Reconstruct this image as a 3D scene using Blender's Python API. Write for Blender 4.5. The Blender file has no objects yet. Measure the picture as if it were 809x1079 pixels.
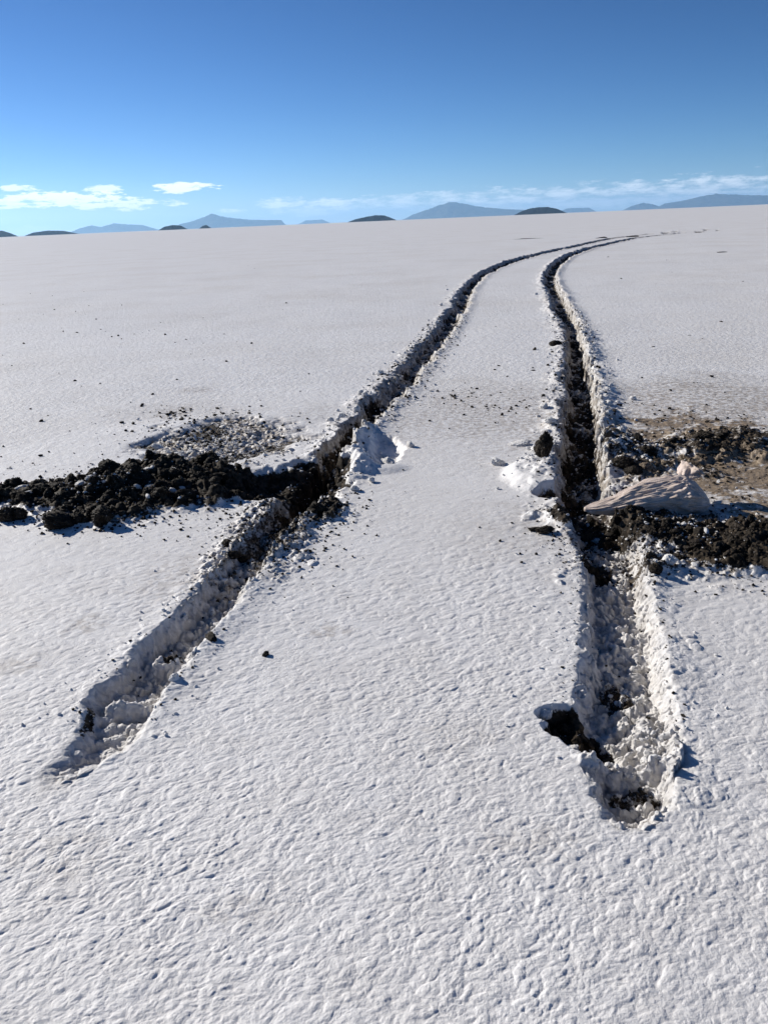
import bpy, math, random
import numpy as np
from mathutils import Vector, Matrix
random.seed(7); rng = np.random.default_rng(11)
C = bpy.context.scene.collection
R = math.radians

# ------------------------------------------------------------------ camera
PW, PH, F = 809.0, 1079.0, 873.0
PITCH, ROLL, CAMH = R(19.36), R(2.45), 1.55
fw = Vector((0, math.cos(PITCH), -math.sin(PITCH)))
r0 = Vector((1, 0, 0)); u0 = Vector((0, math.sin(PITCH), math.cos(PITCH)))
RT = math.cos(ROLL)*r0 - math.sin(ROLL)*u0
UP = math.sin(ROLL)*r0 + math.cos(ROLL)*u0
cam = bpy.data.cameras.new('camera'); co = bpy.data.objects.new('camera', cam); C.objects.link(co)
co.matrix_world = Matrix(((RT.x, UP.x, -fw.x, 0), (RT.y, UP.y, -fw.y, 0), (RT.z, UP.z, -fw.z, CAMH), (0, 0, 0, 1)))
cam.sensor_fit = 'VERTICAL'; cam.angle_y = 2*math.atan(PH/2/F)
cam.clip_start = 0.05; cam.clip_end = 400000
bpy.context.scene.camera = co

def ray(px, py):
    return fw + RT*((px-PW/2)/F) - UP*((py-PH/2)/F)
def at(px, py, z=0.0):
    d = ray(px, py); t = (CAMH-z)/(-d.z)
    return (d.x*t, d.y*t)

# ------------------------------------------------------------------ noise
def _h(ix, iy, seed):
    h = (ix.astype(np.int64)*374761393 + iy.astype(np.int64)*668265263 + seed*1442695041) & 0xffffffff
    h = ((h ^ (h >> 13))*1274126177) & 0xffffffff
    return ((h ^ (h >> 16)) & 0xffffff).astype(np.float32)/16777216.0
def perlin(x, y, seed=0):
    x = np.asarray(x, np.float64); y = np.asarray(y, np.float64)
    ix = np.floor(x); iy = np.floor(y); fx = (x-ix).astype(np.float32); fy = (y-iy).astype(np.float32)
    u = fx*fx*fx*(fx*(fx*6-15)+10); v = fy*fy*fy*(fy*(fy*6-15)+10)
    def g(ox, oy):
        a = _h(ix+ox, iy+oy, seed)*6.2831853
        return np.cos(a)*(fx-ox)+np.sin(a)*(fy-oy)
    a = g(0, 0); b = g(1, 0); c = g(0, 1); d = g(1, 1)
    return ((a+(b-a)*u)+((c+(d-c)*u)-(a+(b-a)*u))*v)*1.45
def fbm(x, y, lam, seed, n=3, gain=0.5):
    s = 0; a = 1.0; t = 0
    for i in range(n):
        s = s+a*perlin(x/lam+i*17.3, y/lam-i*9.1, seed+i); t += a; a *= gain; lam *= 0.5
    return s/t
def lumps(x, y, cell, seed, dens=0.8):
    X = x/cell; Y = y/cell; ix = np.floor(X); iy = np.floor(Y)
    out = np.zeros(X.shape, np.float32)
    for ox in (-1, 0, 1):
        for oy in (-1, 0, 1):
            cx = ix+ox; cy = iy+oy
            px = cx+_h(cx, cy, seed); py = cy+_h(cx, cy, seed+5)
            rr = 0.3+0.55*_h(cx, cy, seed+9)
            on = _h(cx, cy, seed+13) < dens
            ang = _h(cx, cy, seed+21)*3.14; ca = np.cos(ang); sa = np.sin(ang)
            dx = X-px; dy = Y-py
            du = dx*ca+dy*sa; dv = (-dx*sa+dy*ca)*1.35
            q = np.maximum(0, 1-(du*du+dv*dv)/(rr*rr))
            out = np.maximum(out, np.where(on, np.sqrt(q)*rr*0.75, 0))
    return out*cell
def sst(a, b, x):
    t = np.clip((x-a)/(b-a), 0, 1); return t*t*(3-2*t)

# ------------------------------------------------------------------ the tyre ruts, traced to ground coordinates
LT = [(822,22,104),(808,36,112),(790,62,137),(740,92,166),(700,130,196),(650,185,238),(600,228,277),(560,262,307),(530,290,335),(500,318,352),(480,336,366),
      (460,352,381),(440,372,401),(420,390,424),(400,408,440),(380,428,455),(360,447,472),(340,462,484),(320,476,495),(310,480,497),(300,490,504),
      (290,500,513),(280,520,533),(275,532,546),(270,551,563),(265,573,585),(260,597,608),(255,621,630),(251,640,648),(248,668,674),(246,690,695),(244.3,712,716)]
RTR = [(874,634,694),(855,622,708),(800,615,712),(760,606,709),(740,604,706),(700,612,702),(660,612,692),(620,612,684),(580,610,676),(540,594,650),
       (520,588,642),(500,587,636),(480,590,634),(460,592,633),(440,594,631),(420,594,628),(400,594,624),(380,595,619),(360,596,615),(340,590,609),
       (320,580,599),(300,572,588),(290,572,586),(280,578,591),(270,592,604),(262,614,625),(256,640,650),(251,664,672),(248,690,696),(245,722,727),(242.6,755,759)]
class Rut:
    def __init__(s, tr):
        A = np.array([at(a, y) for y, a, b in tr]); B = np.array([at(b, y) for y, a, b in tr])
        s.A, s.B = A, B
        M = (A+B)/2; s.M = M
        s.Y = M[:, 1]; s.y0 = M[0, 1]; s.y1 = M[-1, 1]
        sl = np.gradient(M[:, 0], M[:, 1]); s.cs = 1/np.sqrt(1+sl*sl)
    def uv(s, x, y):
        # lateral coordinate: signed distance from the centre line, half width
        xa = np.interp(y, s.A[:, 1], s.A[:, 0]); xb = np.interp(y, s.B[:, 1], s.B[:, 0])
        cs = np.interp(y, s.Y, s.cs); hw = np.maximum((xb-xa)*0.5*cs, 0.10)
        d = (x-(xa+xb)/2)*cs
        return d, hw
RL, RR = Rut(LT), Rut(RTR)

def ell(x, y, px, py, rx, ry, soft=0.5, wob=0.0, seed=3):
    """soft ground-plane ellipse, 1 inside, 0 outside; centre and radii measured on the photograph"""
    c = at(px, py); dep = math.hypot(c[1], CAMH)
    rX = rx*dep/F; y_n = at(px, py+ry)[1]; y_f = at(px, py-ry)[1]; rY = (y_f-y_n)/2; cy = (y_f+y_n)/2
    q = np.sqrt(((x-c[0])/rX)**2+((y-cy)/rY)**2)
    if wob: q = q+wob*fbm(x, y, 0.5*min(rX, rY)+0.04, seed, 3)
    return sst(1+soft, 1-soft, q)

def height(x, y, spacing=None):
    """returns z, mud, stain"""
    x = np.asarray(x, np.float64); y = np.asarray(y, np.float64)
    r = np.hypot(x, y)
    sp = r*r/2600.0+0.001 if spacing is None else np.full(x.shape, spacing)
    z = np.zeros(x.shape); mud = np.zeros(x.shape); stain = np.zeros(x.shape)
    near = r < 90
    z[near] += 0.016*perlin(x[near]/4.0, y[near]/4.0, 1)+0.008*perlin(x[near]/1.1, y[near]/1.3, 2)
    # crust relief: cauliflower bumps with sharp little valleys
    m = r < 30
    X, Y, S = x[m], y[m], sp[m]
    # wind combed crust: drawn out along one direction, steeper on the lee side
    ca, sa = math.cos(.5), math.sin(.5)
    wx = (X*ca+Y*sa)/1.3; wy = -X*sa+Y*ca
    lee = perlin(wx/.045, wy/.045, 39)
    wx = wx+0.010*perlin(X/0.09, Y/0.09, 40); wy = wy+0.010*perlin(X/0.09, Y/0.09, 41)+0.002*lee
    patch = 0.85+0.35*perlin(X/0.7, Y/0.7, 42)
    h = 0
    for lam, amp, sd in ((0.22, 0.0030, 50), (0.085, 0.0019, 51), (0.040, 0.0022, 52), (0.021, 0.0021, 53), (0.0115, 0.0019, 54), (0.0062, 0.0014, 55)):
        k = np.clip((lam/S-2.5)/3, 0, 1)
        if not k.any(): continue
        n = perlin(wx/lam, wy/lam, sd)
        b = np.abs(n)*2.0-.55 if sd in (51, 53) else n
        h = h+k*amp*patch*b
    # rounded grains and sparse lee-side pits
    q = np.where(S < 0.016)[0]
    gx, gy = wx[q], wy[q]; sq = S[q]
    gr = .34*patch[q]*(lumps(gx, gy, 0.030, 56, .7)*np.clip((.030/sq-2)/3, 0, 1)+1.0*lumps(gx, gy, 0.016, 57, .85)*np.clip((.016/sq-2)/3, 0, 1)+.9*lumps(gx, gy, 0.008, 58, .9)*np.clip((.008/sq-1.5)/2, 0, 1))
    pitn = perlin(gx/.036, gy/.030, 59)+.45*perlin(gx/.015, gy/.013, 60)+.35*perlin(gx/.3, gy/.3, 61)
    h[q] += gr-.0022*sst(.25, .75, pitn)*(.6+.8*patch[q])
    # pits
    crust = h*.40
    cz = np.zeros(x.shape); cz[m] = crust
    # --- ruts
    rough = np.zeros(x.shape)          # where rubble lumps stand
    damp_shade = np.zeros(x.shape)  # wet dirty salt in the ruts, plus painted wall shade
    cut = np.zeros(x.shape)            # how much of the crust relief is gone
    nz1 = np.zeros(x.shape); nz2 = np.zeros(x.shape); nz3 = np.zeros(x.shape)
    b = (y > 1.6) & (y < 75) & (x > -4) & (x < 45)
    nz1[b] = fbm(x[b], y[b], 0.16, 60, 3, 0.6); nz2[b] = fbm(x[b], y[b], 0.55, 66, 2); nz3[b] = fbm(x[b], y[b], 0.05, 71, 2)
    def rut(R_, depthY, lipL, lipR, endr, side):
        nonlocal z, mud, stain, rough, cut, damp_shade
        k = np.where((y > R_.y0-0.6) & (y < R_.y1+3) & b)[0]
        if not len(k): return
        X, Y = x[k], y[k]
        d, hw = R_.uv(X, Y)
        wv = np.interp(Y, [3.5, 5, 14], [.42, 1.1, 1.4]); d = d+wv*(0.060*nz1[k]+0.028*nz3[k]+0.060*nz2[k]); hw = hw*(np.interp(Y, [4.8, 5.3, 9, 12], [1, 1.14, 1.14, 1.0]) if R_ is RR else 1.0)*(1+.16*wv*fbm(X, Y, .45, 77+int(R_ is RR), 2))
        D = np.interp(Y, [p[0] for p in depthY], [p[1] for p in depthY])
        # rounded near end
        e = np.maximum(0, (R_.y0+endr-Y)/endr)
        t = np.sqrt((np.abs(d)/hw)**2+e*e)
        far = np.clip((Y-14)/20, 0, 1)
        prof = sst(1.12, np.interp(Y, [3.5, 5], [.55, .42]), t)
        # rounded berm shoulders either side
        lL = np.interp(Y, [p[0] for p in lipL], [p[1] for p in lipL]); lR = np.interp(Y, [p[0] for p in lipR], [p[1] for p in lipR])
        side_h = np.where(d < 0, lL, lR)*np.interp(Y, [4.5, 6], [1, .72])*np.clip(1+1.3*nz2[k]+0.9*nz1[k], 0, 3)
        side_h = side_h*sst(1.1, .5, e)
        out = np.maximum(t-1.0, 0)*hw
        w = np.interp(side_h, [0, 0.03, 0.1], [0.07, 0.12, 0.2])
        fade_end = 1/(1+np.maximum(0, e-0.8)*6)
        lip = side_h*np.exp(-(out/np.maximum(w, .05))**2)*sst(0.75, 1.1, t)
        z[k] += -D*prof*(1+0.35*nz2[k]+.3*nz1[k])+lip*fade_end
        cut[k] = np.maximum(cut[k], sst(1.1, 0.9, t))
        inside = sst(1.1, 0.8, t)
        damp_shade[k] = np.maximum(damp_shade[k], np.interp(Y, [3, 4.2, 5], [.5, .8, 1.0])*sst(1.25, .95, t))
        rough[k] = np.maximum(rough[k], inside*1.05+np.clip(side_h/0.06, 0, 1)*np.exp(-(out/np.maximum(w*1.2, .05))**2)*0.6)
        if R_ is RL: rough[k] *= np.where(np.abs(d) < .6, sst(2.3, 3.0, Y)*.7+.3, 1)
        # lug marks across the bed
        lug = np.abs(np.sin((Y+0.5*np.abs(d))*2*math.pi/0.17+3*nz2[k]))
        z[k] += 0.022*(lug-0.5)*sst(0.95, 0.6, t)*(Y < 4.6)
        mudc = np.interp(Y, [2, 3.6, 4.3, 4.8, 5.2, 9, 14, 20], side)
        mud[k] = np.maximum(mud[k], sst(1.0, 0.6, t)*mudc*np.clip(.95+1.1*nz2[k]+.7*nz1[k], 0, 1.3))
        stain[k] = np.maximum(stain[k], sst(2.4, 1.0, t)*0.6*(Y > 4)*np.clip(.6+1.2*nz1[k], 0, 1))
    rut(RL, [(2, .05), (2.6, .085), (3.4, .10), (4.2, .10), (5.0, .21), (5.6, .17), (6.5, .125), (9, .115), (14, .12), (30, .14), (60, .04)],
        [(2, .004), (3, .006), (4, .012), (4.8, .015), (6, .03), (9, .02), (12, .02), (30, .03), (60, .02)],
        [(2, .012), (3, .012), (4, .012), (4.8, .02), (5.3, .055), (5.9, .07), (6.6, .03), (9, .02), (12, .025), (30, .03), (60, .02)], 0.45,
        [0.0, .22, .55, 1, .9, .5, .6, .7])
    rut(RR, [(1.9, .11), (2.4, .13), (3.2, .12), (4.2, .12), (4.8, .17), (5.4, .21), (8, .20), (12, .17), (18, .13), (30, .14), (60, .04)],
        [(2, .002), (4, .004), (4.7, .012), (5.2, .045), (6.5, .035), (8, .025), (12, .03), (30, .05), (60, .02)],
        [(2, .012), (3.5, .012), (4.6, .02), (5.1, .08), (6, .085), (8, .06), (12, .055), (18, .05), (30, .05), (60, .02)], 0.20,
        [0.08, .2, .35, .95, .85, .65, .6, .7])
    # --- local features, only where the ground is near
    k = np.where((r < 11) & (y > 1.5) & (np.abs(x) < 5))[0]
    if len(k):
        X, Y = x[k], y[k]
        Z = np.zeros(X.shape); ro = rough[k]; cu = cut[k]; mu = mud[k]; st = stain[k]
        E = lambda *a, **kw: ell(X, Y, *a, **kw)
        # mud heap beside the left rut
        hp = np.maximum.reduce([.7*E(15, 522, 50, 9, .7, wob=.9), 0.8*E(85, 522, 50, 13, .7, wob=.9), 1.2*E(160, 515, 62, 21, .7, wob=.8), 1.0*E(225, 512, 45, 15, .6, wob=.8), .6*E(100, 545, 45, 8, .7, wob=.9)])
        pz = np.clip(1+1.5*nz2[k]+1.2*nz1[k], 0, 1.8); Z += 0.045*hp*pz; ro = np.maximum(ro, np.clip(hp*1.6, 0, 1)*1.25); mu = np.maximum(mu, np.clip(hp*2.2, 0, 1)*np.clip(.6+pz*.5, 0, 1)); cu = np.maximum(cu, np.clip(hp*2, 0, 1)); st = np.maximum(st, np.clip(hp*3, 0, 1))
        # dug pit linking heap and rut
        pit = np.maximum(E(285, 509, 50, 14, .35, wob=.4), E(330, 505, 36, 22, .35, wob=.4))
        Z -= 0.13*pit; ro = np.maximum(ro, pit); mu = np.maximum(mu, np.clip(pit*1.8, 0, 1)); cu = np.maximum(cu, pit)
        br = np.maximum(E(285, 565, 42, 34, .5, wob=.6), .8*E(240, 600, 30, 26, .5, wob=.6)); ro = np.maximum(ro, 1.0*br); mu = np.maximum(mu, br*.50); cu = np.maximum(cu, .8*br); Z += .03*br*(cut[k] > .5); st = np.maximum(st, br*.8)
        br = E(345, 540, 24, 12, .6, wob=.6); ro = np.maximum(ro, br); mu = np.maximum(mu, br*.7)
        # broken crust patch with a step along its far rim
        rub = E(232, 466, 82, 22, .2, wob=.55, seed=9); rp = np.clip(.75+1.6*nz2[k]+.8*nz1[k], 0.05, 1.3)
        Z -= 0.035*rub; ro = np.maximum(ro, .8*rub*rp); cu = np.maximum(cu, .8*rub); mu = np.maximum(mu, rub*np.clip(.36-.5*nz2[k], 0, .7)); st = np.maximum(st, rub*.9)
        Z += 0.02*E(232, 448, 95, 9, .6)
        # lifted crust slab with a shaded hollow on the right bank of the left rut
        hs = E(401, 474, 22, 15, .22, wob=.25); Z += (.055*E(380, 474, 14, 24, .5, wob=.3)-.05*hs)*(1-.8*cu)+.02*E(398, 494, 26, 5, .5)
        # stains and crumbs
        for (a, b_, c, d_, s_) in ((183, 436, 22, 7, .8), (180, 434, 70, 9, .35), (235, 437, 20, 5, .5), (330, 435, 30, 9, .35), (205, 411, 18, 2.5, .7), (520, 440, 95, 32, .7), (640, 425, 60, 20, .4),
                                   (485, 418, 40, 8, .4), (760, 470, 95, 50, .95), (790, 505, 90, 34, 1.1), (755, 422, 110, 26, .85), (680, 560, 150, 40, .5), (640, 452, 50, 40, .5),
                                   (90, 660, 18, 10, .55), (20, 703, 22, 10, .5), (400, 1018, 30, 18, .55), (645, 1000, 30, 14, .45), (725, 992, 14, 8, .8), (345, 665, 24, 7, .5), (190, 612, 46, 26, .45), (250, 960, 40, 18, .3), (700, 1000, 90, 22, .3), (560, 890, 50, 18, .25), (60, 900, 60, 26, .25), (480, 780, 50, 16, .22), (120, 1030, 60, 20, .3),
                                   (405, 475, 9, 3, .9)):
            st = np.maximum(st, s_*E(a, b_, c, d_, .6, wob=.7, seed=a))
        # right hand mud field in front of and around the sack
        mf = np.maximum.reduce([E(690, 556, 60, 15, .5, wob=.5), E(775, 576, 85, 25, .6, wob=.7), .8*E(625, 545, 45, 14, .7, wob=.9), .5*E(700, 592, 80, 14, .7, wob=.9)])
        Z += 0.04*mf*np.clip(1+1.4*nz2[k]+1*nz1[k], 0, 2); ro = np.maximum(ro, mf*1.1); mu = np.maximum(mu, np.clip(mf*1.3, 0, 1)*np.clip(.80+.55*nz2[k]+.4*nz1[k], 0, 1)); st = np.maximum(st, mf); cu = np.maximum(cu, mf)
        mf = np.maximum.reduce([E(775, 470, 60, 15, .5, wob=.6), E(730, 476, 40, 9, .5, wob=.6), .9*E(665, 487, 38, 27, .45, wob=.5)])
        Z += 0.05*mf; ro = np.maximum(ro, mf); mu = np.maximum(mu, mf*.58); cu = np.maximum(cu, mf)
        dm = E(785, 495, 130, 66, .55, wob=.8); cu = np.maximum(cu, .5*dm); ro = np.maximum(ro, dm*np.clip(.12+.6*nz2[k], 0, .5)); mu = np.maximum(mu, dm*np.clip(.28+.5*nz2[k], 0, .6)); st = np.maximum(st, 1.3*dm)
        # crust plate tilted up on the left edge of the right rut, a dark hollow under its near side
        pl = np.maximum(E(566, 503, 30, 14, .35, wob=.15), E(575, 512, 22, 6, .3)); Z += 0.055*pl*(1-cu)
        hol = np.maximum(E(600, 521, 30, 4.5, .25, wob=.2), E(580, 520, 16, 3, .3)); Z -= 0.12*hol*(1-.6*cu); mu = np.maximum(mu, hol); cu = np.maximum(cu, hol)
        # dark notch in the left wall of the near right rut, slab across the bed
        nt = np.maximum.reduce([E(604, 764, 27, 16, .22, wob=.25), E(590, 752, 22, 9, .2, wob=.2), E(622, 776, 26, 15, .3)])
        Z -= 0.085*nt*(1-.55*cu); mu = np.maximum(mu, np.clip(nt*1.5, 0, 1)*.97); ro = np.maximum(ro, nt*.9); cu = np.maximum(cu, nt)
        sl = E(652, 800, 36, 9, .3, wob=.25); Z += 0.045*sl; mu = mu*(1-sl)
        Z += 0.05*E(690, 775, 17, 45, .6, wob=.6)*(cu > .5)
        Z += 0.055*E(135, 738, 24, 6, .4, wob=.4)*(cu > .4)+0.045*E(178, 690, 22, 5, .4, wob=.4)*(cu > .4)
        mu = np.maximum(mu, .55*E(672, 824, 34, 13, .5, wob=.6)*(cu > .5)); mu = np.maximum(mu, .6*E(650, 715, 20, 20, .5, wob=.6)*(cu > .5))
        mu = np.maximum(mu, .6*E(85, 762, 12, 20, .5, wob=.6)*(cu > .5)); mu = np.maximum(mu, .8*E(183, 688, 12, 6, .5)*(cu > .4))
        mu = np.maximum(mu, .95*E(628, 588, 20, 10, .4, wob=.4))
        z[k] += Z; rough[k] = ro; cut[k] = cu; mud[k] = mu; stain[k] = st
    # rubble lumps
    z += cz*(1-0.75*np.clip(cut, 0, 1))
    k = np.where((rough > 0.03) & (r < 40))[0]
    if len(k):
        X = x[k]+0.012*perlin(x[k]/0.05, y[k]/0.05, 80); Y = y[k]+0.012*perlin(x[k]/0.05, y[k]/0.05, 81)
        ro = rough[k]; S = sp[k]
        gate = np.clip(ro*1.5+0.9*fbm(X, Y, 0.25, 84, 2)-0.1, 0, 1)
        h = np.where(Y < 4, .25, .55)*lumps(X, Y, 0.085, 90, .55)*gate*np.clip(ro, 0, 1.3)
        h += 0.85*lumps(X, Y, 0.042, 91, .7)*gate*np.clip((0.042/S-1.5)/2, 0, 1)
        h += 1.15*lumps(X, Y, 0.021, 92, .75)*ro*np.clip((0.021/S-1.5)/2, 0, 1)
        h += 1.1*lumps(X, Y, 0.011, 93, .8)*ro*np.clip((0.011/S-1.5)/2, 0, 1)
        h += 0.007*fbm(X, Y, 0.03, 94, 3, .6)*ro
        z[k] += h
    return z, np.clip(mud, 0, 1), np.clip(stain, 0, 1.4), np.clip(cut, 0, 1), np.maximum(damp_shade, .45*np.clip(cut, 0, 1))

# ------------------------------------------------------------------ ground sheet (one mesh to the horizon)
def ground():
    f = F*767/809
    rs = [0.55]
    while rs[-1] < 30: rs.append(rs[-1]+min(max(0.0016, rs[-1]**2/(CAMH*f)*0.42), 0.16))
    while rs[-1] < 105000: rs.append(rs[-1]*1.035 if rs[-1] > 60 else rs[-1]+0.25)
    rs = np.array([0.05, 0.2, 0.38]+rs)
    th = [-36.0]
    while th[-1] < 36: th.append(th[-1]+0.058)
    hi = []; a = th[-1]; s = 0.12
    while a+s < 178: a += s; hi.append(a); s = min(s*1.07, 6)
    th = np.array([-q for q in hi[::-1]]+th+hi)
    n, m = len(rs), len(th)
    T, Rr = np.meshgrid(np.radians(th), rs)
    X = (Rr*np.sin(T)).ravel(); Y = (Rr*np.cos(T)).ravel()
    z, mud, stain, cut, damp_shade = height(X, Y)
    z = z*(1-sst(60, 90, np.hypot(X, Y)))
    # the cut walls crumble sideways as well
    k = np.where((cut > .02) & (Y < 14))[0]
    def p3d(x, y, z, lam, sd): return (perlin(x/lam+z/lam*.9, y/lam-z/lam*1.3, sd)+perlin(y/lam+3.1, z/lam*1.4+x/lam*.5, sd+1))*.7
    A = np.clip(cut[k]*1.3, 0, 1)*np.clip(Y[k]/4, .8, 1.6); x_, y_, z_ = X[k].copy(), Y[k].copy(), z[k].copy()
    for lam, am in ((.07, .009), (.032, .008), (.014, .006)):
        X[k] += A*am*p3d(x_, y_, z_, lam, 200); Y[k] += A*am*p3d(x_, y_, z_, lam, 210); z[k] += A*am*.6*p3d(x_, y_, z_, lam, 220)
    V = np.stack([X, Y, z], 1).astype(np.float32)
    V = np.vstack([V, [[0, 0, 0]]]).astype(np.float32)
    mud = np.append(mud, 0); stain = np.append(stain, 0); damp_shade = np.append(damp_shade, 0)
    i = np.arange(n-1)[:, None]*m; j = np.arange(m)[None, :]; j2 = (j+1) % m
    Q = np.stack([i+j, i+j2, i+m+j2, i+m+j], -1).reshape(-1, 4)
    jj = np.arange(m); tri = np.stack([np.full(m, n*m), (jj+1) % m, jj], 1)
    Q = Q[:, ::-1]; tri = tri[:, ::-1]
    me = bpy.data.meshes.new('salt_flat')
    me.vertices.add(len(V)); me.vertices.foreach_set('co', V.ravel())
    loops = np.concatenate([Q.ravel(), tri.ravel()]).astype(np.int32)
    me.loops.add(len(loops)); me.loops.foreach_set('vertex_index', loops)
    st = np.concatenate([np.arange(len(Q))*4, len(Q)*4+np.arange(len(tri))*3]).astype(np.int32)
    me.polygons.add(len(st)); me.polygons.foreach_set('loop_start', st)
    me.polygons.foreach_set('use_smooth', np.ones(len(st), bool))
    me.update(calc_edges=True)
    for nm, arr in (('mud', mud), ('stain', stain), ('damp_shade', damp_shade)):
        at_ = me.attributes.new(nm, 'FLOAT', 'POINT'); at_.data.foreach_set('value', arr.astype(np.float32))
    rr = np.hypot(V[:, 0], V[:, 1])
    at_ = me.attributes.new('coarse', 'FLOAT', 'POINT'); at_.data.foreach_set('value', sst(3.5, 9, rr).astype(np.float32))
    o = bpy.data.objects.new('ground', me); C.objects.link(o); o['kind'] = 'structure'
    o['label'] = 'white salt crust of the flat, cut by two tyre ruts'
    return o

# ------------------------------------------------------------------ materials
class N:
    def __init__(s, name, world=False):
        s.m = bpy.data.materials.new(name) if not world else bpy.data.worlds.new(name); s.m.use_nodes = True
        s.t = s.m.node_tree; s.t.nodes.clear()
    def n(s, typ, ins=None, **kw):
        d = s.t.nodes.new(typ)
        for k, v in kw.items(): setattr(d, k, v)
        for k, v in (ins or {}).items():
            if isinstance(v, bpy.types.NodeSocket): s.t.links.new(v, d.inputs[k])
            else: d.inputs[k].default_value = v
        return d
    def math(s, op, a, b=0.0, clamp=False):
        return s.n('ShaderNodeMath', {0: a, 1: b}, operation=op, use_clamp=clamp).outputs[0]
    def noise(s, vec, scale, detail=3, rough=.55):
        return s.n('ShaderNodeTexNoise', {'Vector': vec, 'Scale': scale, 'Detail': detail, 'Roughness': rough}).outputs[0]
    def ramp(s, f, a, b):
        return s.n('ShaderNodeMapRange', {0: f, 1: a, 2: b}, interpolation_type='SMOOTHSTEP').outputs[0]
    def mix(s, f, a, b):
        d = s.n('ShaderNodeMix', data_type='RGBA')
        for k, v in ((0, f), (6, a), (7, b)):
            if isinstance(v, bpy.types.NodeSocket): s.t.links.new(v, d.inputs[k])
            else: d.inputs[k].default_value = v
        return d.outputs[2]
SALT = (.86, .84, .825, 1); SALT2 = (.79, .765, .745, 1); MUD = (.013, .010, .007, 1); MUD2 = (.095, .072, .050, 1); BROWN = (.27, .205, .14, 1)

def ground_mat():
    s = N('salt_crust'); g = s.n('ShaderNodeNewGeometry').outputs['Position']
    att = lambda a: s.n('ShaderNodeAttribute', attribute_name=a).outputs['Fac']
    mud, stain, coarse = att('mud'), att('stain'), att('coarse')
    n1 = s.noise(g, 22, 5, .65); n2 = s.noise(g, 90, 4, .7); n3 = s.noise(g, 5, 5, .6); n4 = s.noise(g, .35, 4, .6)
    base = s.mix(s.ramp(n3, .35, .75), SALT, SALT2)
    base = s.mix(s.math('MULTIPLY', s.ramp(n4, .4, .75), .45), base, (.70, .655, .60, 1))
    # far specks of brine-brown
    sp = s.n('ShaderNodeMapping', {'Vector': g, 'Scale': (1.0, 1.0, 1.0)}).outputs[0]
    fs = s.math('MULTIPLY', s.ramp(s.noise(sp, 3.2, 4, .7), .70, .78), s.ramp(s.noise(sp, .12, 3, .6), .45, .65))
    base = s.mix(s.math('MULTIPLY', fs, .45), base, (.22, .17, .13, 1))
    base = s.mix(s.math('MULTIPLY', att('damp_shade'), s.math('ADD', .35, s.math('MULTIPLY', s.ramp(n1, .33, .6), .6))), base, (.27, .245, .215, 1))  # damp dirty salt, darkened further so shaded rut walls read deeper
    stf = s.math('MULTIPLY', stain, s.math('ADD', s.math('MULTIPLY', s.ramp(n1, .40, .60), .75), s.math('MULTIPLY', s.ramp(stain, .75, 1.3), s.ramp(n3, .36, .58))), True)
    base = s.mix(stf, base, BROWN)
    stf2 = s.math('MULTIPLY', s.ramp(stain, .3, .9), s.ramp(n2, .60, .72), True)
    base = s.mix(s.math('MULTIPLY', stf2, .8), base, MUD2)
    mm = s.math('ADD', s.math('MULTIPLY', mud, 1.25), s.math('ADD', s.math('MULTIPLY', s.math('SUBTRACT', n1, .5), 1.1), s.math('MULTIPLY', s.math('SUBTRACT', n2, .5), .9)))
    mf = s.ramp(mm, .50, .72); mf = s.math('MULTIPLY', mf, s.ramp(mud, .02, .12))
    mcol = s.mix(s.ramp(n1, .4, .7), MUD, MUD2)
    col = s.mix(mf, base, mcol)
    b1 = s.n('ShaderNodeBump', {'Height': s.noise(g, 180, 4, .7), 'Strength': .75, 'Distance': .003}).outputs[0]
    gm = s.n('ShaderNodeMapping', {'Vector': g, 'Scale': (1.0, 1.0, 1.0)}).outputs[0]
    b2 = s.n('ShaderNodeBump', {'Height': s.noise(gm, 16, 5, .65), 'Strength': s.math('MULTIPLY', coarse, .65), 'Distance': .03, 'Normal': b1}).outputs[0]
    rgh = s.math('ADD', .58, s.math('MULTIPLY', mf, .2))
    p = s.n('ShaderNodeBsdfPrincipled', {'Base Color': col, 'Roughness': rgh, 'Normal': b2, 'Specular IOR Level': s.math('SUBTRACT', .42, s.math('MULTIPLY', mf, .3))})
    s.n('ShaderNodeOutputMaterial', {0: p.outputs[0]}); return s.m

def clod_mat(name, a, b, salt, lo=.6, hi=.72):
    s = N(name); tc = s.n('ShaderNodeTexCoord').outputs['Object']; g = s.n('ShaderNodeNewGeometry').outputs['Position']
    n1 = s.noise(tc, 2.2, 5, .7); n2 = s.noise(g, 30, 4, .7); n3 = s.noise(g, 160, 3, .7)
    col = s.mix(s.ramp(n2, .35, .7), a, b)
    col = s.mix(s.ramp(s.math('ADD', n1, s.math('MULTIPLY', s.math('SUBTRACT', n2, .5), .5)), lo, hi), col, salt)
    bp = s.n('ShaderNodeBump', {'Height': n3, 'Strength': .7, 'Distance': .004}).outputs[0]
    p = s.n('ShaderNodeBsdfPrincipled', {'Base Color': col, 'Roughness': .75, 'Normal': bp, 'Specular IOR Level': .15})
    s.n('ShaderNodeOutputMaterial', {0: p.outputs[0]}); return s.m

gm = ground_mat(); gr = ground(); gr.data.materials.append(gm)
M_mud = clod_mat('dark_wet_mud', (.009, .0068, .0048, 1), (.050, .038, .027, 1), (.42, .40, .38, 1), .66, .74)
M_salt = clod_mat('salt_chunk', (.78, .765, .75, 1), (.66, .64, .61, 1), (.16, .13, .10, 1), .68, .78)

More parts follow.
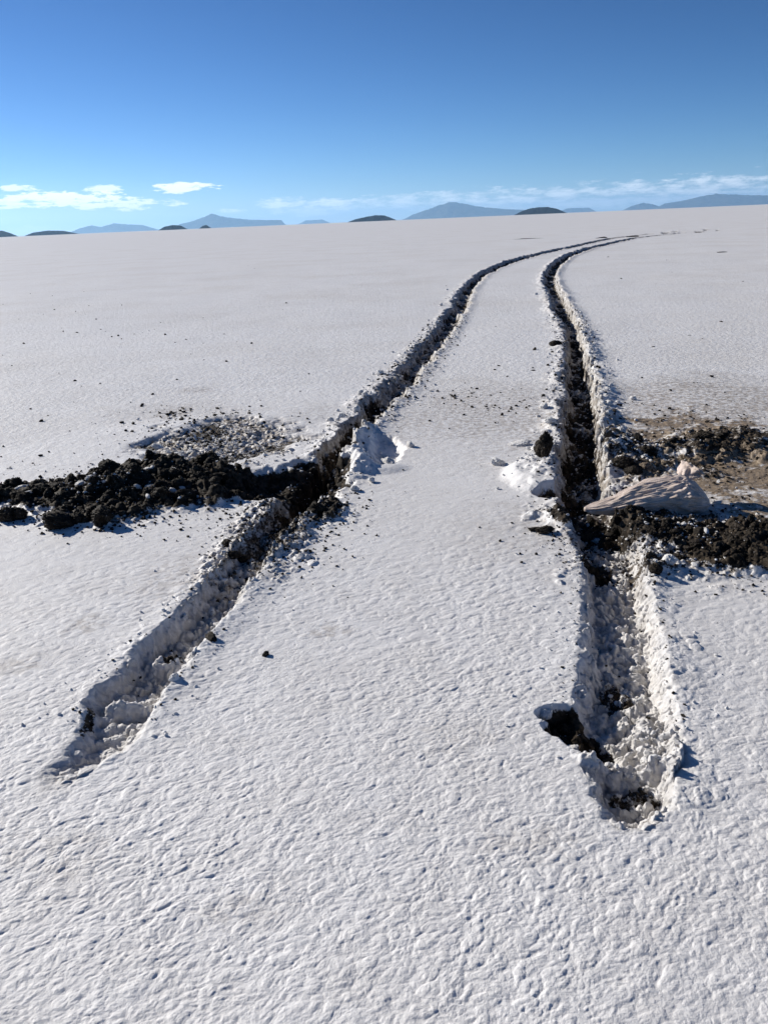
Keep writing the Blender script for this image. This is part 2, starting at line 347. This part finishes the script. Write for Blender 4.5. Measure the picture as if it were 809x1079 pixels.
# ------------------------------------------------------------------ clods, lumps
def ico(sub):
    import bmesh
    bm = bmesh.new(); bmesh.ops.create_icosphere(bm, subdivisions=sub, radius=1.0)
    V = np.array([v.co[:] for v in bm.verts]); Fc = np.array([[v.index for v in f.verts] for f in bm.faces]); bm.free(); return V, Fc
ICO = {k: ico(k) for k in (3, 5)}
def p3(V, lam, seed):
    x, y, z = (V/lam).T
    return (perlin(x+seed, y+z*.7, seed)+perlin(y-seed, z+x*.7, seed+1)+perlin(z+seed*2, x+y*.7, seed+2))/2
def clod_mesh(name, seed, sub=5, angular=.5, flat=.75, mat=None):
    V, Fc = ICO[sub]; V = V.copy()
    d = 1+.55*p3(V, .9, seed)+.35*np.abs(p3(V, .42, seed+10))+.45*np.abs(p3(V, .22, seed+20))+(.30*np.abs(p3(V, .11, seed+30)) if sub > 3 else 0)+.09*(p3(V, .055, seed+31) if sub > 3 else 0)
    V = V*d[:, None]
    r = np.random.default_rng(seed)
    V = V*(1+.10*np.maximum(0, p3(V, .3, seed+40)))[:, None]
    for _ in range(4):                      # broken facets
        n = r.normal(size=3); n /= np.linalg.norm(n); q = V@n; lim = .72+.25*r.random()
        over = np.maximum(q-lim, 0); V -= (over*angular)[:, None]*n
    V *= [1, .8+.2*r.random(), flat]
    me = bpy.data.meshes.new(name); me.from_pydata(V.tolist(), [], Fc.tolist())
    me.polygons.foreach_set('use_smooth', [True]*len(me.polygons)); me.materials.append(mat); return me
MUDM = [clod_mesh('mud_clod', 100+i*7, 5, .5, .8, M_mud) for i in range(9)]
MUDS = [clod_mesh('mud_clod', 300+i*7, 3, .5, .8, M_mud) for i in range(4)]
SALM = [clod_mesh('salt_lump', 500+i*7, 5, .7, .65, M_salt) for i in range(7)]
SALS = [clod_mesh('salt_lump', 700+i*7, 3, .7, .65, M_salt) for i in range(4)]
PEND = []
def settle():
    zz = height(np.array([p[1] for p in PEND]), np.array([p[2] for p in PEND]))[0]
    for (o, x, y, dz), z in zip(PEND, zz): o.location = (x, y, float(z)+dz)
def put(name, label, cat, me, px, py, rad, group=None, sink=.3, rot=None, sc=(1, 1, 1)):
    x, y = at(px, py)
    return put_xy(name, label, cat, me, x, y, rad, group, sink, rot, sc)
def put_xy(name, label, cat, me, x, y, rad, group=None, sink=.3, rot=None, sc=(1, 1, 1), z=None):
    o = bpy.data.objects.new(name, me); C.objects.link(o)
    PEND.append((o, x, y, rad*(.75*sc[2]-sink)))
    o.rotation_euler = rot or (random.uniform(-.4, .4), random.uniform(-.4, .4), random.uniform(0, 6.28))
    o.scale = (rad*sc[0], rad*sc[1], rad*sc[2]); o['label'] = label; o['category'] = cat
    if group: o['group'] = group
    return o
pxm = lambda py: math.hypot(at(400, py)[1], CAMH)*.97/F      # metres per pixel sideways at a ground row

# single clods that can be told apart
put('mud_clod', 'large dark mud clod lying in front of the left mud heap, casting a blue shadow', 'mud clod', MUDM[0], 66, 556, .060, sink=.25, sc=(1.25, 1, .85))
put('mud_clod', 'dark mud clod alone on the salt, right of the largest front clod', 'mud clod', MUDM[1], 110, 554, .052, sink=.2)
put('mud_clod', 'dark mud clod at the left photo edge in front of the heap', 'mud clod', MUDM[2], 8, 549, .045, sink=.25)
put('mud_clod', 'rounded mud clod beside the one at the left photo edge', 'mud clod', MUDM[3], 20, 547, .045, sink=.25)
put('mud_clod', 'dark clod sitting by itself on the broken white crust behind the heap', 'mud clod', MUDM[4], 222, 495, .062, sink=.25)
put('upright_clod', 'brown pointed mud clod standing upright on the left edge of the right rut', 'mud clod', MUDM[5], 572, 489, .058, sink=.1, rot=(.1, .25, .6), sc=(.75, .7, 1.5))
put('mud_clod', 'small dark clod pair member farthest left on clean salt by the right rut', 'mud clod', MUDM[6], 565, 559, .024, sink=.3, sc=(1.3, 1, .7))
put('mud_clod', 'small dark clod on clean salt, just right of the farthest left one', 'mud clod', MUDM[4], 574, 561, .028, sink=.3, sc=(1.2, 1, .8))
put('mud_clod', 'tiny reddish brown clod alone in the middle of the foreground salt', 'mud clod', MUDM[7], 280, 690, .011, sink=.25)
put('mud_clod', 'brown crumb on the right lip of the near left rut', 'mud clod', MUDM[8], 223, 676, .020, sink=.35, sc=(1.3, 1, .6))
put('mud_clod', 'dark clod on the salt right of the near end of the mud field', 'mud clod', MUDM[2], 690, 606, .022, sink=.2)
put('mud_clod', 'dark clod farthest up beside the right rut, on its left bank', 'mud clod', MUDM[3], 584, 366, .045, sink=.3, sc=(1.3, 1, .8))
put('mud_clod', 'small clod farther left of the dark one on the left bank', 'mud clod', MUDM[1], 563, 370, .022, sink=.3, sc=(1.3, 1, .7))
put('salt_lump', 'round white salt lump in the shaded hollow right of the left rut', 'salt lump', SALM[0], 410, 486, .040, sink=.25, sc=(1.2, 1, .9))
put('salt_lump', 'lone white salt lump farthest right of the shaded hollow', 'salt lump', SALM[1], 432, 470, .028, sink=.15)
put('salt_lump', 'small white lump below the shaded hollow', 'salt lump', SALM[2], 392, 508, .02, sink=.15)
put('salt_lump', 'small white lump nearest the left rut, below the shaded hollow', 'salt lump', SALM[3], 374, 517, .022, sink=.15)
put('salt_lump', 'flat white salt flake lying near the brown upright clod', 'salt lump', SALM[4], 546, 468, .05, sink=.3, sc=(1.3, 1, .45))
put('salt_lump', 'white salt lump left of the brown upright clod', 'salt lump', SALM[5], 523, 489, .035, sink=.25)
put('salt_lump', 'round tan and white lump on the rim of the dark notch', 'salt lump', SALM[6], 603, 776, .020, sink=.15)
put('salt_lump', 'rounded white knob at the outer tip of the dark notch', 'salt lump', SALM[0], 574, 745, .022, sink=.15)

def scatter(n, regs, name, label, cat, meshes, small, rlo, rhi, group, sink=(.2, .6), flat=1.0, powr=2.2):
    for _ in range(n):
        px, py, rx, ry = random.choices(regs, [q[2]*q[3] for q in regs])[0]
        while True:
            a, b = random.uniform(-1, 1), random.uniform(-1, 1)
            if a*a+b*b < 1: break
        rad = rlo+(rhi-rlo)*random.random()**powr
        x, y = at(px+a*rx, py+b*ry)
        me = random.choice(small if rad < .016 or y > 9 else meshes)
        put_xy(name, label, cat, me, x, y, rad, group, random.uniform(*sink), sc=(random.uniform(.85, 1.4), random.uniform(.65, 1.0), flat*random.uniform(.65, 1.05)))
scatter(230, [(35, 523, 55, 14), (105, 520, 70, 19), (170, 514, 68, 25), (225, 511, 40, 18), (105, 542, 60, 14)], 'mud_clod', 'dark mud clod piled in the heap left of the left rut', 'mud clod', MUDM, MUDS, .006, .046, 'mud clods of the left heap', (.2, .7), powr=2.6)
scatter(30, [(300, 545, 40, 10), (345, 545, 24, 12), (250, 590, 30, 24)], 'mud_clod', 'dark mud crumb spilled around the crossing of heap and left rut', 'mud clod', MUDM, MUDS, .008, .03, 'mud crumbs at the left crossing', (.1, .5))
scatter(95, [(690, 556, 60, 14), (765, 573, 60, 20), (630, 548, 45, 12), (700, 590, 50, 10)], 'mud_clod', 'dark mud clod in the muddy ground in front of the sack', 'mud clod', MUDM, MUDS, .006, .036, 'mud clods in front of the sack', (.3, .8), .8, 3.0)
scatter(30, [(775, 470, 40, 12), (725, 478, 32, 8), (662, 487, 28, 20)], 'mud_clod', 'dark clod on the churned ground behind the sack', 'mud clod', MUDM, MUDS, .012, .05, 'mud clods behind the sack', (.2, .6))
scatter(16, [(500, 425, 70, 25), (550, 400, 30, 30)], 'mud_speck', 'tiny dark mud speck on the salt between the ruts', 'mud speck', MUDM, MUDS, .006, .016, 'mud specks between the ruts', (.1, .4), .7)
scatter(26, [(150, 430, 130, 30), (330, 440, 60, 15), (120, 360, 120, 60)], 'mud_speck', 'tiny dark mud speck on the salt behind the left heap', 'mud speck', MUDM, MUDS, .006, .02, 'mud specks behind the left heap', (.1, .4), .7)
scatter(24, [(200, 300, 200, 40), (430, 290, 60, 30), (700, 320, 110, 60), (500, 330, 60, 40)], 'mud_speck', 'flat dark mud speck far out on the white flat', 'mud speck', MUDS, MUDS, .008, .032, 'mud specks far out on the flat', (.1, .3), .5)
put('mud_streak', 'thin dark streak of mud far out, left of where the ruts meet', 'mud streak', MUDS[0], 560, 251.5, .36, sink=.1, sc=(2.6, .6, .10), rot=(0, 0, 0))
put('mud_streak', 'short dark mud streak far out near the right photo edge', 'mud streak', MUDS[1], 760, 266, .09, sink=.1, sc=(1.7, .7, .25), rot=(0, 0, 0))
put('mud_clod', 'dark broken hump on the left rut where it bends out of sight', 'mud clod', MUDM[6], 634, 250.5, .12, sink=.3, sc=(2.4, 1, .5), rot=(0, 0, .3))
put('mud_clod', 'dark broken hump on the right rut where it bends out of sight', 'mud clod', MUDM[7], 666, 249.5, .12, sink=.3, sc=(2.4, 1, .5), rot=(0, 0, .2))
scatter(34, [(232, 466, 88, 24)], 'salt_lump', 'white salt chunk in the broken crust behind the left heap', 'salt lump', SALM, SALS, .01, .045, 'salt chunks of the broken crust', (.3, .7), .7, 3.0)
scatter(16, [(60, 525, 60, 14), (160, 520, 60, 14)], 'salt_lump', 'white salt lump among the dark clods of the left heap', 'salt lump', SALM, SALS, .015, .04, 'salt lumps in the left heap', (.1, .4))
scatter(26, [(650, 790, 36, 12), (690, 760, 14, 60), (660, 690, 22, 50)], 'salt_lump', 'white salt crumb in the bed of the near right rut', 'salt lump', SALM, SALS, .008, .02, 'salt crumbs in the near right rut', (.1, .5))
scatter(22, [(150, 720, 40, 10), (205, 650, 26, 26), (245, 600, 26, 26)], 'salt_lump', 'white salt crumb in the bed of the near left rut', 'salt lump', SALM, SALS, .008, .018, 'salt crumbs in the near left rut', (.1, .5))
scatter(30, [(745, 545, 60, 30), (690, 600, 60, 12), (640, 560, 40, 10)], 'salt_lump', 'white salt lump scattered in the mud around the sack', 'salt lump', SALM, SALS, .008, .03, 'salt lumps around the sack', (.1, .5))
def along(R_, ys, n, side, name, label, cat, meshes, small, rlo, rhi, group):
    for _ in range(n):
        y = random.uniform(ys[0]**.5, ys[1]**.5)**2
        xa = np.interp(y, R_.A[:, 1], R_.A[:, 0]); xb = np.interp(y, R_.B[:, 1], R_.B[:, 0])
        x = (xa-abs(random.gauss(.04, .12))) if side < 0 else (xb+abs(random.gauss(.04, .12)))
        rad = rlo+(rhi-rlo)*random.random()**2
        put_xy(name, label, cat, random.choice(small if y > 9 or rad < .015 else meshes), float(x), y, rad, group, random.uniform(.1, .5))
along(RR, (5.2, 14), 36, 1, 'salt_lump', 'white salt lump on the raised right bank of the right rut', 'salt lump', SALM, SALS, .008, .034, 'salt lumps on the right bank of the right rut')
along(RR, (5.2, 18), 26, -1, 'salt_lump', 'white salt lump on the left bank of the right rut', 'salt lump', SALM, SALS, .008, .032, 'salt lumps on the left bank of the right rut')
along(RL, (6.2, 22), 26, -1, 'salt_lump', 'white salt lump on the left bank of the left rut', 'salt lump', SALM, SALS, .008, .035, 'salt lumps on the left bank of the left rut')

def crumbs(name, label, me_mat, regs, extra, seed):
    r = np.random.default_rng(seed); P = []
    for px, py, rx, ry, n in regs:
        a = r.random(n)*6.283; q = np.abs(r.normal(0, .62, n))
        P += [at(px+rx*u*math.cos(v), py+ry*u*math.sin(v)) for u, v in zip(q, a)]
    P += extra(r)
    P = np.array(P); n = len(P); z = height(P[:, 0], P[:, 1])[0]
    import bmesh
    bm = bmesh.new(); bmesh.ops.create_icosphere(bm, subdivisions=1, radius=1); V0 = np.array([v.co[:] for v in bm.verts]); F0 = np.array([[v.index for v in f.verts] for f in bm.faces]); bm.free()
    dist = np.hypot(P[:, 0], P[:, 1]); rad = (.0022+.0085*r.random(n)**3)*np.clip(dist/4.5, .7, 1.8)
    V = V0[None]*(1+.35*r.normal(size=(n, len(V0), 1)))*rad[:, None, None]*np.array([1, 1, .75])
    V = V+np.stack([P[:, 0], P[:, 1], z+rad*.35], 1)[:, None, :]
    Fc = (F0[None]+(np.arange(n)*len(V0))[:, None, None]).reshape(-1, 3)
    me = bpy.data.meshes.new(name); me.from_pydata(V.reshape(-1, 3).tolist(), [], Fc.tolist()); me.materials.append(me_mat)
    o = bpy.data.objects.new(name, me); C.objects.link(o); o['kind'] = 'stuff'; o['label'] = label
def beside(R_, y0, y1, n, sg, lo=.0):
    def f(r):
        y = (y0**.5+(y1**.5-y0**.5)*r.random(n))**2; xa = np.interp(y, R_.A[:, 1], R_.A[:, 0]); xb = np.interp(y, R_.B[:, 1], R_.B[:, 0])
        u = r.random(n); side = np.where(r.random(n) < .5, xa-np.abs(r.normal(0, sg, n)), xb+np.abs(r.normal(0, sg, n)))
        x = np.where(u < .5, xa+(xb-xa)*r.random(n), side); return list(zip(x, y))
    return f
crumbs('mud_crumbs', 'fine dark mud crumbs strewn round the mud and along the ruts', M_mud,
    [(110, 522, 110, 30, 1500), (200, 512, 90, 30, 1100), (90, 548, 90, 16, 500), (290, 560, 70, 50, 1300), (340, 530, 50, 30, 500), (232, 462, 110, 32, 700), (183, 436, 26, 9, 70), (235, 437, 30, 7, 35),
     (700, 565, 110, 36, 2000), (620, 560, 55, 34, 600), (780, 590, 90, 26, 700), (760, 480, 90, 50, 900), (665, 480, 60, 50, 600), (520, 430, 110, 45, 80), (480, 418, 60, 12, 40), (150, 350, 200, 80, 60)],
    lambda r: beside(RL, 4.2, 14, 900, .07)(r)+beside(RR, 4.2, 14, 900, .08)(r)+beside(RL, 2.4, 4.2, 160, .04)(r)+beside(RR, 2.2, 4.2, 260, .03)(r), 5)
crumbs('salt_crumbs', 'fine white salt crumbs fallen in and beside the ruts', M_salt,
    [(232, 466, 90, 26, 900), (110, 522, 110, 24, 400), (720, 560, 110, 40, 700), (680, 480, 50, 30, 400), (560, 490, 50, 30, 150)],
    lambda r: beside(RL, 2.3, 14, 2200, .10)(r)+beside(RR, 2.1, 14, 2400, .09)(r), 6)
settle()
# ------------------------------------------------------------------ the sack
def sack_mat():
    s = N('dusty_sack_cloth'); tc = s.n('ShaderNodeTexCoord').outputs['Object']
    w = s.n('ShaderNodeMapping', {'Vector': tc, 'Scale': (3, 14, 14)}).outputs[0]
    n1 = s.noise(tc, 9, 5, .7); n2 = s.noise(w, 3, 5, .65); n3 = s.noise(tc, 260, 2, .6)
    col = s.mix(s.ramp(n1, .35, .7), (.70, .575, .50, 1), (.52, .42, .345, 1))
    col = s.mix(s.math('MULTIPLY', s.ramp(n2, .58, .72), .6), col, (.24, .18, .13, 1))
    bp = s.n('ShaderNodeBump', {'Height': s.math('ADD', n2, s.math('MULTIPLY', n3, .25)), 'Strength': .7, 'Distance': .012}).outputs[0]
    p = s.n('ShaderNodeBsdfPrincipled', {'Base Color': col, 'Roughness': .55, 'Normal': bp, 'Specular IOR Level': .35})
    s.n('ShaderNodeOutputMaterial', {0: p.outputs[0]}); return s.m
M_sack = sack_mat()
def tube_mesh(name, st, nu, nv, foldf, mat, cap=True):
    """st: stations (t, x, y, zc, half width, up, down)"""
    st = np.array(st); tt = np.linspace(0, 1, nu); cols = [np.interp(tt, st[:, 0], st[:, i]) for i in range(1, 7)]
    k = np.ones(9)/9
    cols = [np.convolve(np.pad(c, 4, mode='edge'), k, 'valid') for c in cols]
    V = []
    for i in range(nu):
        x, y, zc, w, up, dn = [c[i] for c in cols]
        for j in range(nv):
            a = 2*math.pi*j/nv; ca, sa = math.cos(a), math.sin(a)
            f = foldf(tt[i], a)
            V.append((x+.02*math.sin(9*tt[i]+a)*w/.1, y+ca*w*(1+f), zc+(up if sa > 0 else dn)*sa*(1+f)))
    Fc = [[i*nv+j, i*nv+(j+1) % nv, (i+1)*nv+(j+1) % nv, (i+1)*nv+j] for i in range(nu-1) for j in range(nv)]
    Fc.append(list(range(nv))[::-1]); Fc.append([(nu-1)*nv+j for j in range(nv)])
    me = bpy.data.meshes.new(name); me.from_pydata(V, [], Fc); me.polygons.foreach_set('use_smooth', [True]*len(Fc)); me.materials.append(mat); return me
def fold(t, a):
    # creases running towards the two gathered ends
    w = .5+1.2*abs(t-.62)
    g = perlin(np.array([a*1.6+2*math.sin(3*t)]), np.array([t*2.6]), 5)[0]*.16+abs(perlin(np.array([a*3.2+1.3*t]), np.array([t*4.5]), 6)[0])*.20*w+abs(perlin(np.array([a*6+4*t]), np.array([t*7]), 8)[0])*.09
    g += .06*perlin(np.array([a*11+2*t]), np.array([t*16]), 9)[0]+.10*max(0, perlin(np.array([a*2.2+5*t]), np.array([t*9-a]), 14)[0])
    g += .07*(abs(perlin(np.array([a*4+1.5*math.sin(4*t)]), np.array([t*1.6]), 21)[0])-.3)+.03*(abs(perlin(np.array([a*8+2*t]), np.array([t*2.5]), 22)[0])-.3)
    return g*1.1-.05
sx, sy = at(690, 537); k0 = pxm(535)
root = bpy.data.objects.new('sack', None); C.objects.link(root); root.location = (sx, sy, -.01); root.scale = (.97, 1, .80)
root['label'] = 'dusty pinkish beige cloth sack lying crumpled on the mud by the right rut'; root['category'] = 'sack'
X = lambda px: (px-690)*k0
body = bpy.data.objects.new('sack_body', tube_mesh('sack_body', [
    (0, X(612), -.03, .055, .012, .008, .015), (.06, X(622), -.025, .06, .045, .02, .04), (.25, X(650), -.01, .075, .09, .045, .07), (.45, X(676), .01, .09, .125, .085, .09),
    (.62, X(700), .02, .10, .15, .12, .10), (.78, X(718), .02, .095, .155, .125, .10), (.90, X(734), .015, .085, .13, .095, .09), (.97, X(742), .01, .075, .085, .055, .07), (1, X(746), .01, .07, .03, .02, .03)],
    240, 200, fold, M_sack)); C.objects.link(body); body.parent = root
def fold2(t, a): return .16*abs(math.sin(4*a+3*t))+.30*perlin(np.array([a*1.3+2*t]), np.array([t*7+a]), 31)[0]+.5*perlin(np.array([a*2]), np.array([t*5]), 12)[0]
neck = bpy.data.objects.new('gathered_neck', tube_mesh('gathered_neck', [(0, 0, 0, 0, .045, .045, .045), (.25, .035, 0, 0, .022, .022, .022), (.5, .07, 0, 0, .05, .045, .045), (.85, .12, 0, 0, .062, .055, .055), (1, .14, 0, 0, .035, .03, .03)],
    40, 60, fold2, M_sack)); C.objects.link(neck); neck.parent = root
neck.location = (X(724), .16, .13); neck.rotation_euler = (R(10), R(-40), R(25)); neck.scale = (1.15, 1.2, .75)

# ------------------------------------------------------------------ islands and mountains
def rock_mat(name, a, b):
    s = N(name); g = s.n('ShaderNodeNewGeometry').outputs['Position']
    n1 = s.noise(g, .004, 5, .6); p = s.n('ShaderNodeBsdfPrincipled', {'Base Color': s.mix(s.ramp(n1, .35, .65), a, b), 'Roughness': 1.0, 'Specular IOR Level': 0.0})
    s.n('ShaderNodeOutputMaterial', {0: p.outputs[0]}); return s.m
M_mt = rock_mat('far_rock', (.035, .036, .036, 1), (.085, .08, .07, 1)); M_is = rock_mat('island_rock', (.006, .009, .013, 1), (.014, .017, .020, 1))
def mount(name, label, outline, dist, mat, seed):
    """outline: (photo column, height in photo pixels above the horizon) gives the skyline; a ridged massif with real depth behind it"""
    xs = [p[0] for p in outline]; cx = (xs[0]+xs[-1])/2
    def az(px): d = ray(px, 251-.0435*px); return math.atan2(d.x, d.y)
    a0, a1 = az(xs[0]), az(xs[-1]); ac = (a0+a1)/2; W = dist*(a1-a0)
    ox = np.array([dist*(az(p)-ac) for p in xs]); oh = np.array([p[1]*dist/F/1.02 for p in outline])
    nu, nv = 160, 60
    u = np.linspace(ox[0], ox[-1], nu); dep = max(W*.28, oh.max()*2.2); v = np.linspace(-1, 1, nv)
    U, Vv = np.meshgrid(u, v)
    ridge = np.interp(U, ox, oh)*(.82 if dist < 20000 else .95)
    k = np.ones(5)/5
    warp = .25*perlin(U/(W*.12), Vv*2, seed)
    q = np.clip(1-np.abs(Vv+warp*(1-Vv*Vv)), 0, 1)
    rd = 1-np.abs(perlin(U/(W*.07), Vv*3.2, seed+3)); rd2 = 1-np.abs(perlin(U/(W*.03), Vv*6, seed+4))
    env = q**1.15*(1-.35*(1-q)*rd*1.3)
    Z = ridge*env*(1+.10*(rd2-.6))
    Z[0] = Z[-1] = -1; Z[:, 0] = Z[:, -1] = -1
    V = np.stack([U.ravel(), (Vv*dep).ravel(), Z.ravel()], 1)
    Fc = [[j*nu+i, j*nu+i+1, (j+1)*nu+i+1, (j+1)*nu+i] for j in range(nv-1) for i in range(nu-1)]
    me = bpy.data.meshes.new(name); me.from_pydata(V.tolist(), [], Fc); me.polygons.foreach_set('use_smooth', [True]*len(Fc)); me.materials.append(mat)
    o = bpy.data.objects.new(name, me); C.objects.link(o)
    o.location = (dist*math.sin(ac), dist*math.cos(ac), 0); o.rotation_euler = (0, 0, -ac)
    o['label'] = label; o['kind'] = 'structure'; return o
mount('hill', 'dark low hill at the left photo edge', [(-30, 0), (-12, 6), (4, 7), (12, 4), (20, 0)], 11000, M_is, 1)
mount('hill', 'long low dark hill second from the left', [(26, 0), (36, 3.5), (52, 5), (68, 4), (84, 0)], 12000, M_is, 2)
mount('mountain', 'low pale blue range left of the volcano', [(70, 0), (85, 5), (98, 7.5), (108, 5.5), (122, 8.5), (136, 7), (150, 6), (170, 0)], 52000, M_mt, 3)
mount('hill', 'small dark islet in front of the volcano foot', [(167, 0), (174, 4), (183, 5.5), (191, 4.5), (198, 0)], 10000, M_is, 4)
mount('hill', 'tiny dark islet right of the first islet', [(210, 0), (214, 3), (218, 4), (223, 0)], 10000, M_is, 5)
mount('mountain', 'blue volcano with a pointed peak on the left horizon', [(176, 0), (190, 5), (206, 8), (216, 11), (223, 14), (226, 14), (233, 11.5), (246, 9), (262, 7), (280, 5.5), (297, 5), (301, 0)], 48000, M_mt, 6)
mount('mountain', 'faint low blue strip between volcano and dark island', [(314, 0), (322, 3.5), (340, 3.8), (348, 0)], 60000, M_mt, 7)
mount('hill', 'dark flat topped island left of centre', [(366, 0), (374, 3), (386, 5.5), (396, 6.8), (405, 6.3), (411, 3.5), (418, 0)], 11000, M_is, 8)
mount('mountain', 'broad blue mountain in the centre of the horizon', [(424, 0), (435, 5), (452, 9.5), (463, 13), (474, 15.5), (485, 14.5), (500, 10.5), (518, 8), (535, 6), (560, 4), (575, 0)], 48000, M_mt, 9)
mount('hill', 'dark flat topped island right of centre', [(541, 0), (549, 4), (558, 7), (566, 7.8), (577, 7.6), (587, 5), (597, 0)], 11500, M_is, 10)
mount('mountain', 'low blue ridge right of the right dark island', [(584, 0), (598, 4.5), (620, 4), (628, 0)], 58000, M_mt, 11)
mount('mountain', 'small blue cone left of the right hand range', [(655, 0), (665, 4), (677, 6.5), (688, 4.5), (700, 0)], 52000, M_mt, 12)
mount('mountain', 'long blue range at the right photo edge', [(688, 0), (700, 5), (720, 7), (738, 10), (752, 12), (770, 10.5), (790, 9), (812, 8), (850, 6), (880, 0)], 50000, M_mt, 13)

# ------------------------------------------------------------------ sun, sky, haze
SUN_EL, SUN_AZ = R(24), R(-53)           # azimuth measured from +Y towards +X
sd = Vector((math.sin(SUN_AZ)*math.cos(SUN_EL), math.cos(SUN_AZ)*math.cos(SUN_EL), math.sin(SUN_EL)))
sl = bpy.data.lights.new('sun', 'SUN'); sl.energy = 4.8; sl.angle = R(.53); sl.color = (1, .955, .88)
so = bpy.data.objects.new('sun', sl); C.objects.link(so); so.rotation_euler = sd.to_track_quat('Z', 'Y').to_euler()

w = N('World', world=True); bpy.context.scene.world = w.m
sky = w.n('ShaderNodeTexSky', sky_type='NISHITA', sun_disc=False, sun_elevation=SUN_EL, sun_rotation=SUN_AZ, altitude=3600, air_density=1.0, dust_density=.4, ozone_density=2.5)
tc = w.n('ShaderNodeTexCoord').outputs['Generated']
sep = w.n('ShaderNodeSeparateXYZ', {0: tc}).outputs
az = w.math('ARCTAN2', sep[0], sep[1]); el = w.math('ARCSINE', sep[2])
def azel(px, py): d = ray(px, py).normalized(); return math.atan2(d.x, d.y), math.asin(d.z)
cv = w.n('ShaderNodeCombineXYZ', {0: az, 1: w.math('MULTIPLY', el, 4.2), 2: 0.0}).outputs[0]
wn = w.noise(cv, 40, 8, .68); wn2 = w.noise(cv, 9, 5, .6)
def cloud(px, py, rx, ry, dens, soft=.5):
    a, e = azel(px, py)
    q = w.math('ADD', w.math('POWER', w.math('ABSOLUTE', w.math('DIVIDE', w.math('SUBTRACT', az, a), rx/F)), 2.0), w.math('POWER', w.math('ABSOLUTE', w.math('DIVIDE', w.math('SUBTRACT', el, e), ry/F)), 2.0))
    f = w.math('SUBTRACT', 1.0, w.math('MULTIPLY', q, .5))
    return w.math('MULTIPLY', w.ramp(w.math('ADD', w.math('MULTIPLY', f, .62), w.math('MULTIPLY', w.math('SUBTRACT', wn, .55), 1.9)), .22, .22+soft), dens)
cl = 0.0
for args in ((75, 210, 62, 8, 1.0, .2), (130, 215, 50, 5.5, .9, .25), (22, 212, 35, 7, .9, .25), (193, 197, 30, 5, 1.0, .2), (18, 198, 16, 4, .8, .25), (110, 199, 26, 3.5, .8, .25), (300, 214, 34, 6, .7, .4), (345, 214, 40, 6, .7, .4), (35, 243, 60, 5, .6, .4),
             (245, 222, 18, 3, .6, .4), (330, 222, 60, 6, .55, .4), (440, 212, 110, 9, .6, .5), (560, 208, 150, 11, .7, .5), (720, 200, 160, 13, .75, .5), (640, 213, 200, 9, .6, .5)):
    cl = w.math('MAXIMUM', cl, cloud(*args))
sc3 = w.n('ShaderNodeSeparateColor', {0: sky.outputs[0]}).outputs
chan = [w.math('MULTIPLY', w.math('POWER', w.math('MINIMUM', w.math('MULTIPLY', sc3[i], .1), 1.05), g), k*10) for i, g, k in ((0, 1.80, .86), (1, 1.52, .83), (2, 1.50, .98))]
skyb = w.n('ShaderNodeCombineColor', {0: chan[0], 1: chan[1], 2: chan[2]}).outputs[0]
skyc = w.mix(cl, skyb, (11.5, 11.9, 12.4, 1))
bg = w.n('ShaderNodeBackground', {'Color': skyc, 'Strength': .093})
w.n('ShaderNodeOutputWorld', {0: bg.outputs[0]})

def haze():
    a = 110000.0; lo, hi = -1.0, 1300.0
    V = [(x, y, z) for z in (lo, hi) for x, y in ((-a, -a), (a, -a), (a, a), (-a, a))]
    Fc = [(3, 2, 1, 0), (4, 5, 6, 7), (0, 1, 5, 4), (1, 2, 6, 5), (2, 3, 7, 6), (3, 0, 4, 7)]
    me = bpy.data.meshes.new('haze'); me.from_pydata(V, [], Fc)
    s = N('thin_air'); p = s.n('ShaderNodeVolumePrincipled', {'Color': (.40, .68, 1, 1), 'Density': 1.8e-5, 'Anisotropy': .4})
    o_ = s.n('ShaderNodeOutputMaterial'); s.t.links.new(p.outputs[0], o_.inputs['Volume']); me.materials.append(s.m)
    o = bpy.data.objects.new('haze', me); C.objects.link(o); o['kind'] = 'stuff'; o['label'] = 'thin blue haze over the salt flat'
haze()

sc = bpy.context.scene
sc.view_settings.view_transform = 'Standard'; sc.view_settings.look = 'None'; sc.view_settings.exposure = 0.24; sc.view_settings.gamma = 1
sc.render.engine = 'CYCLES'
sc.cycles.use_denoising = True
sc.cycles.max_bounces = 6; sc.cycles.diffuse_bounces = 3; sc.cycles.volume_bounces = 1
